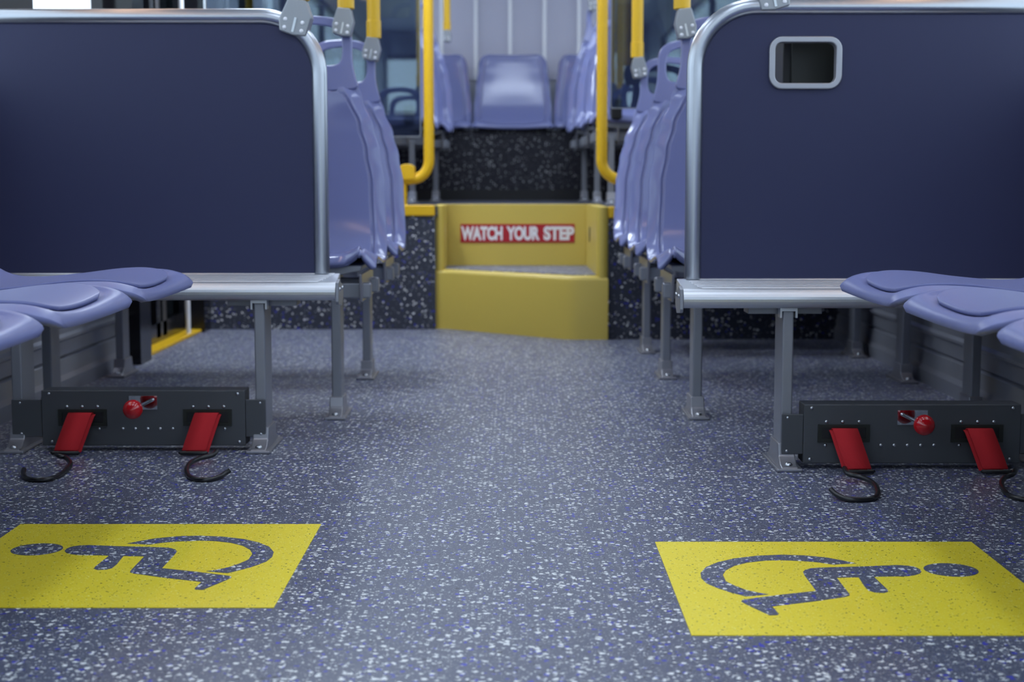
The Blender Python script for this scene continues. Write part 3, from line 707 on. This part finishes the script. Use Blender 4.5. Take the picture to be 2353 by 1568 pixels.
def screen(xa, xb, y, z0, z1, label):
    t = thing('glass_screen', label, 'glass screen', ((xa+xb)/2, y, z0)); h = abs(xb-xa)/2
    link('pane', prism(rrect(-h, h, 0, z1-z0, .012), 'y', -.004, .004), 'smoke', t)
    link('edge_strip', ring_prism(rrect(-h, h, 0, z1-z0, .012), rrect(-h+.004, h-.004, .004, z1-z0-.004, .009), 'y', -.006, .006), 'clamp', t)
screen(XL+.02, xl_-.035, 6.9, PY(900, 315, 6.9)[1], 2.0, 'smoked glass screen beside the left yellow rail, catching a pale reflection')
screen(xr2+.035, XR-.02, 6.5, PY(1450, 250, 6.5)[1], 2.0, 'smoked glass screen beside the right yellow rail')

# ------------------------------------------------------------------ grab poles with steel clamps
def clamp(parent, x, y, z0, z1, wt, wb, tilt, s=1):
    """folded steel clamp, wide at the bottom, four rivets; x,z0.. local"""
    hgt = z1-z0; m1 = z0+hgt*.50
    bm = bmesh.new()
    q = [(-wb*.46, z0+hgt*.06), (0, z0-.002), (wb*.44, z0), (wb*.55, m1+.004), (wt*.5, z1), (-wt*.5, z1), (-wb*.52, m1-.01)]
    ca_, sa_ = math.cos(tilt), math.sin(tilt)
    rot = lambda a, b: (x+a*ca_+(b-z1)*sa_, z1+(b-z1)*ca_-a*sa_)
    prism([rot(s*a, b) for a, b in q], 'y', y-.026, y+.026, bm)
    c = link('clamp', bm, 'clamp', parent, bevel=.004, segs=2)
    pl = bmesh.new(); prism([rot(s*a, b) for a, b in ((-.004, z0+.006), (.002, z0+.006), (.006, m1-.002), (.0, m1-.002))], 'y', y-.0295, y-.025, pl)
    link('rib', pl, 'bolt', c)
    for a, b in ((-wb*.30, z0+hgt*.40), (-wb*.30, z0+hgt*.17), (wb*.28, z0+hgt*.36), (wb*.28, z0+hgt*.13)):
        p = rot(s*a, b)
        link('rivet', dome(bmesh.new(), (p[0], y-.026, p[1]), .0055), 'louverw', c, smooth=True)
    return c
def grab_pole(px, y, sleeve_top, sleeve_bot, clamp_bot, label, s=1, r=.0235, dx=0., tilt=.0, wt=.040, wb=.060, sleeve=True):
    x, _ = PY(px, 30, y); t = thing('grab_pole', label, 'grab pole', (x, y, 0), group='yellow grab poles clamped to seat backs')
    zt = PY(px, sleeve_top, y)[1]; zb = PY(px, sleeve_bot, y)[1]; zc = PY(px, clamp_bot, y)[1]
    link('pole', tube([(0, 0, ZC-.001), (0, 0, zb+.01)], r, 20), 'yellow', t, smooth=True)
    if sleeve: link('sleeve', tube([(0, 0, zt), (0, 0, zb)], r+.0025, 20), 'yellow', t, bevel=.003, segs=2)
    clamp(t, dx, 0, zc, zb+.002, wt, wb, tilt, s)
    return t
grab_pole(795, 4.738, -40, 21, 84, 'yellow grab pole on the first left seat behind the partition', 1, tilt=.10, dx=-.004)
grab_pole(858.5, 5.518, 47, 88, 140, 'yellow grab pole on the second left seat, its sleeve end fully in view', 1, tilt=.10, dx=-.004)
grab_pole(1567, 4.738, -40, 22, 90, 'yellow grab pole on the first right seat beside the partition corner', -1, tilt=-.10, dx=.006)
grab_pole(1465, 6.28, 97, 133, 180, 'yellow grab pole on the rear one of the three right seats', -1, tilt=-.10, dx=.004)
grab_pole(1027, 8.765, 50, 70, 97, 'thin looking yellow grab pole on the rearmost left seat, against the slatted panel', 1, r=.019, wt=.03, wb=.045)
grab_pole(1361, 8.765, -60, -20, 26, 'grab pole whose steel clamp shows beside the top of the right yellow rail', -1, r=.019, wt=.03, wb=.045)
# poles at the partition corners
def corner_pole(px, y, zb_px, zc_px, label, s, tilt, dx):
    x, _ = PY(px, 0, y); t = thing('grab_pole', label, 'grab pole', (x, y, 0), group=None)
    zb = PY(px, zb_px, y)[1]; zc = PY(px, zc_px, y)[1]
    link('pole', tube([(0, 0, ZC-.001), (0, 0, zb+.01)], .0235, 20), 'yellow', t, smooth=True)
    link('sleeve', tube([(0, 0, zb+.07), (0, 0, zb)], .026, 20), 'yellow', t, bevel=.003)
    clamp(t, dx, 0, zc, zb+.002, .046, .078, tilt, s)
corner_pole(689, YPL, 2, 82, 'yellow grab pole clamped on the corner of the left partition', 1, .14, -.004)
corner_pole(1770, YPR, -62, 24, 'yellow grab pole clamped on the top tube of the right partition', -1, -.10, .0)
# yellow stanchion by the exit door, seen over the left partition
x_, _ = PY(573, 10, 7.2)
st = thing('stanchion', 'plain yellow vertical pole seen over the left partition against a bright window', 'pole', (x_, 7.2, ZD))
link('pole', tube([(0, 0, 0), (0, 0, ZC-ZD)], .018, 16), 'yellow', st, smooth=True)
link('flange', tube([(0, 0, 0), (0, 0, .012)], .04, 20), 'bolt', st, smooth=False)
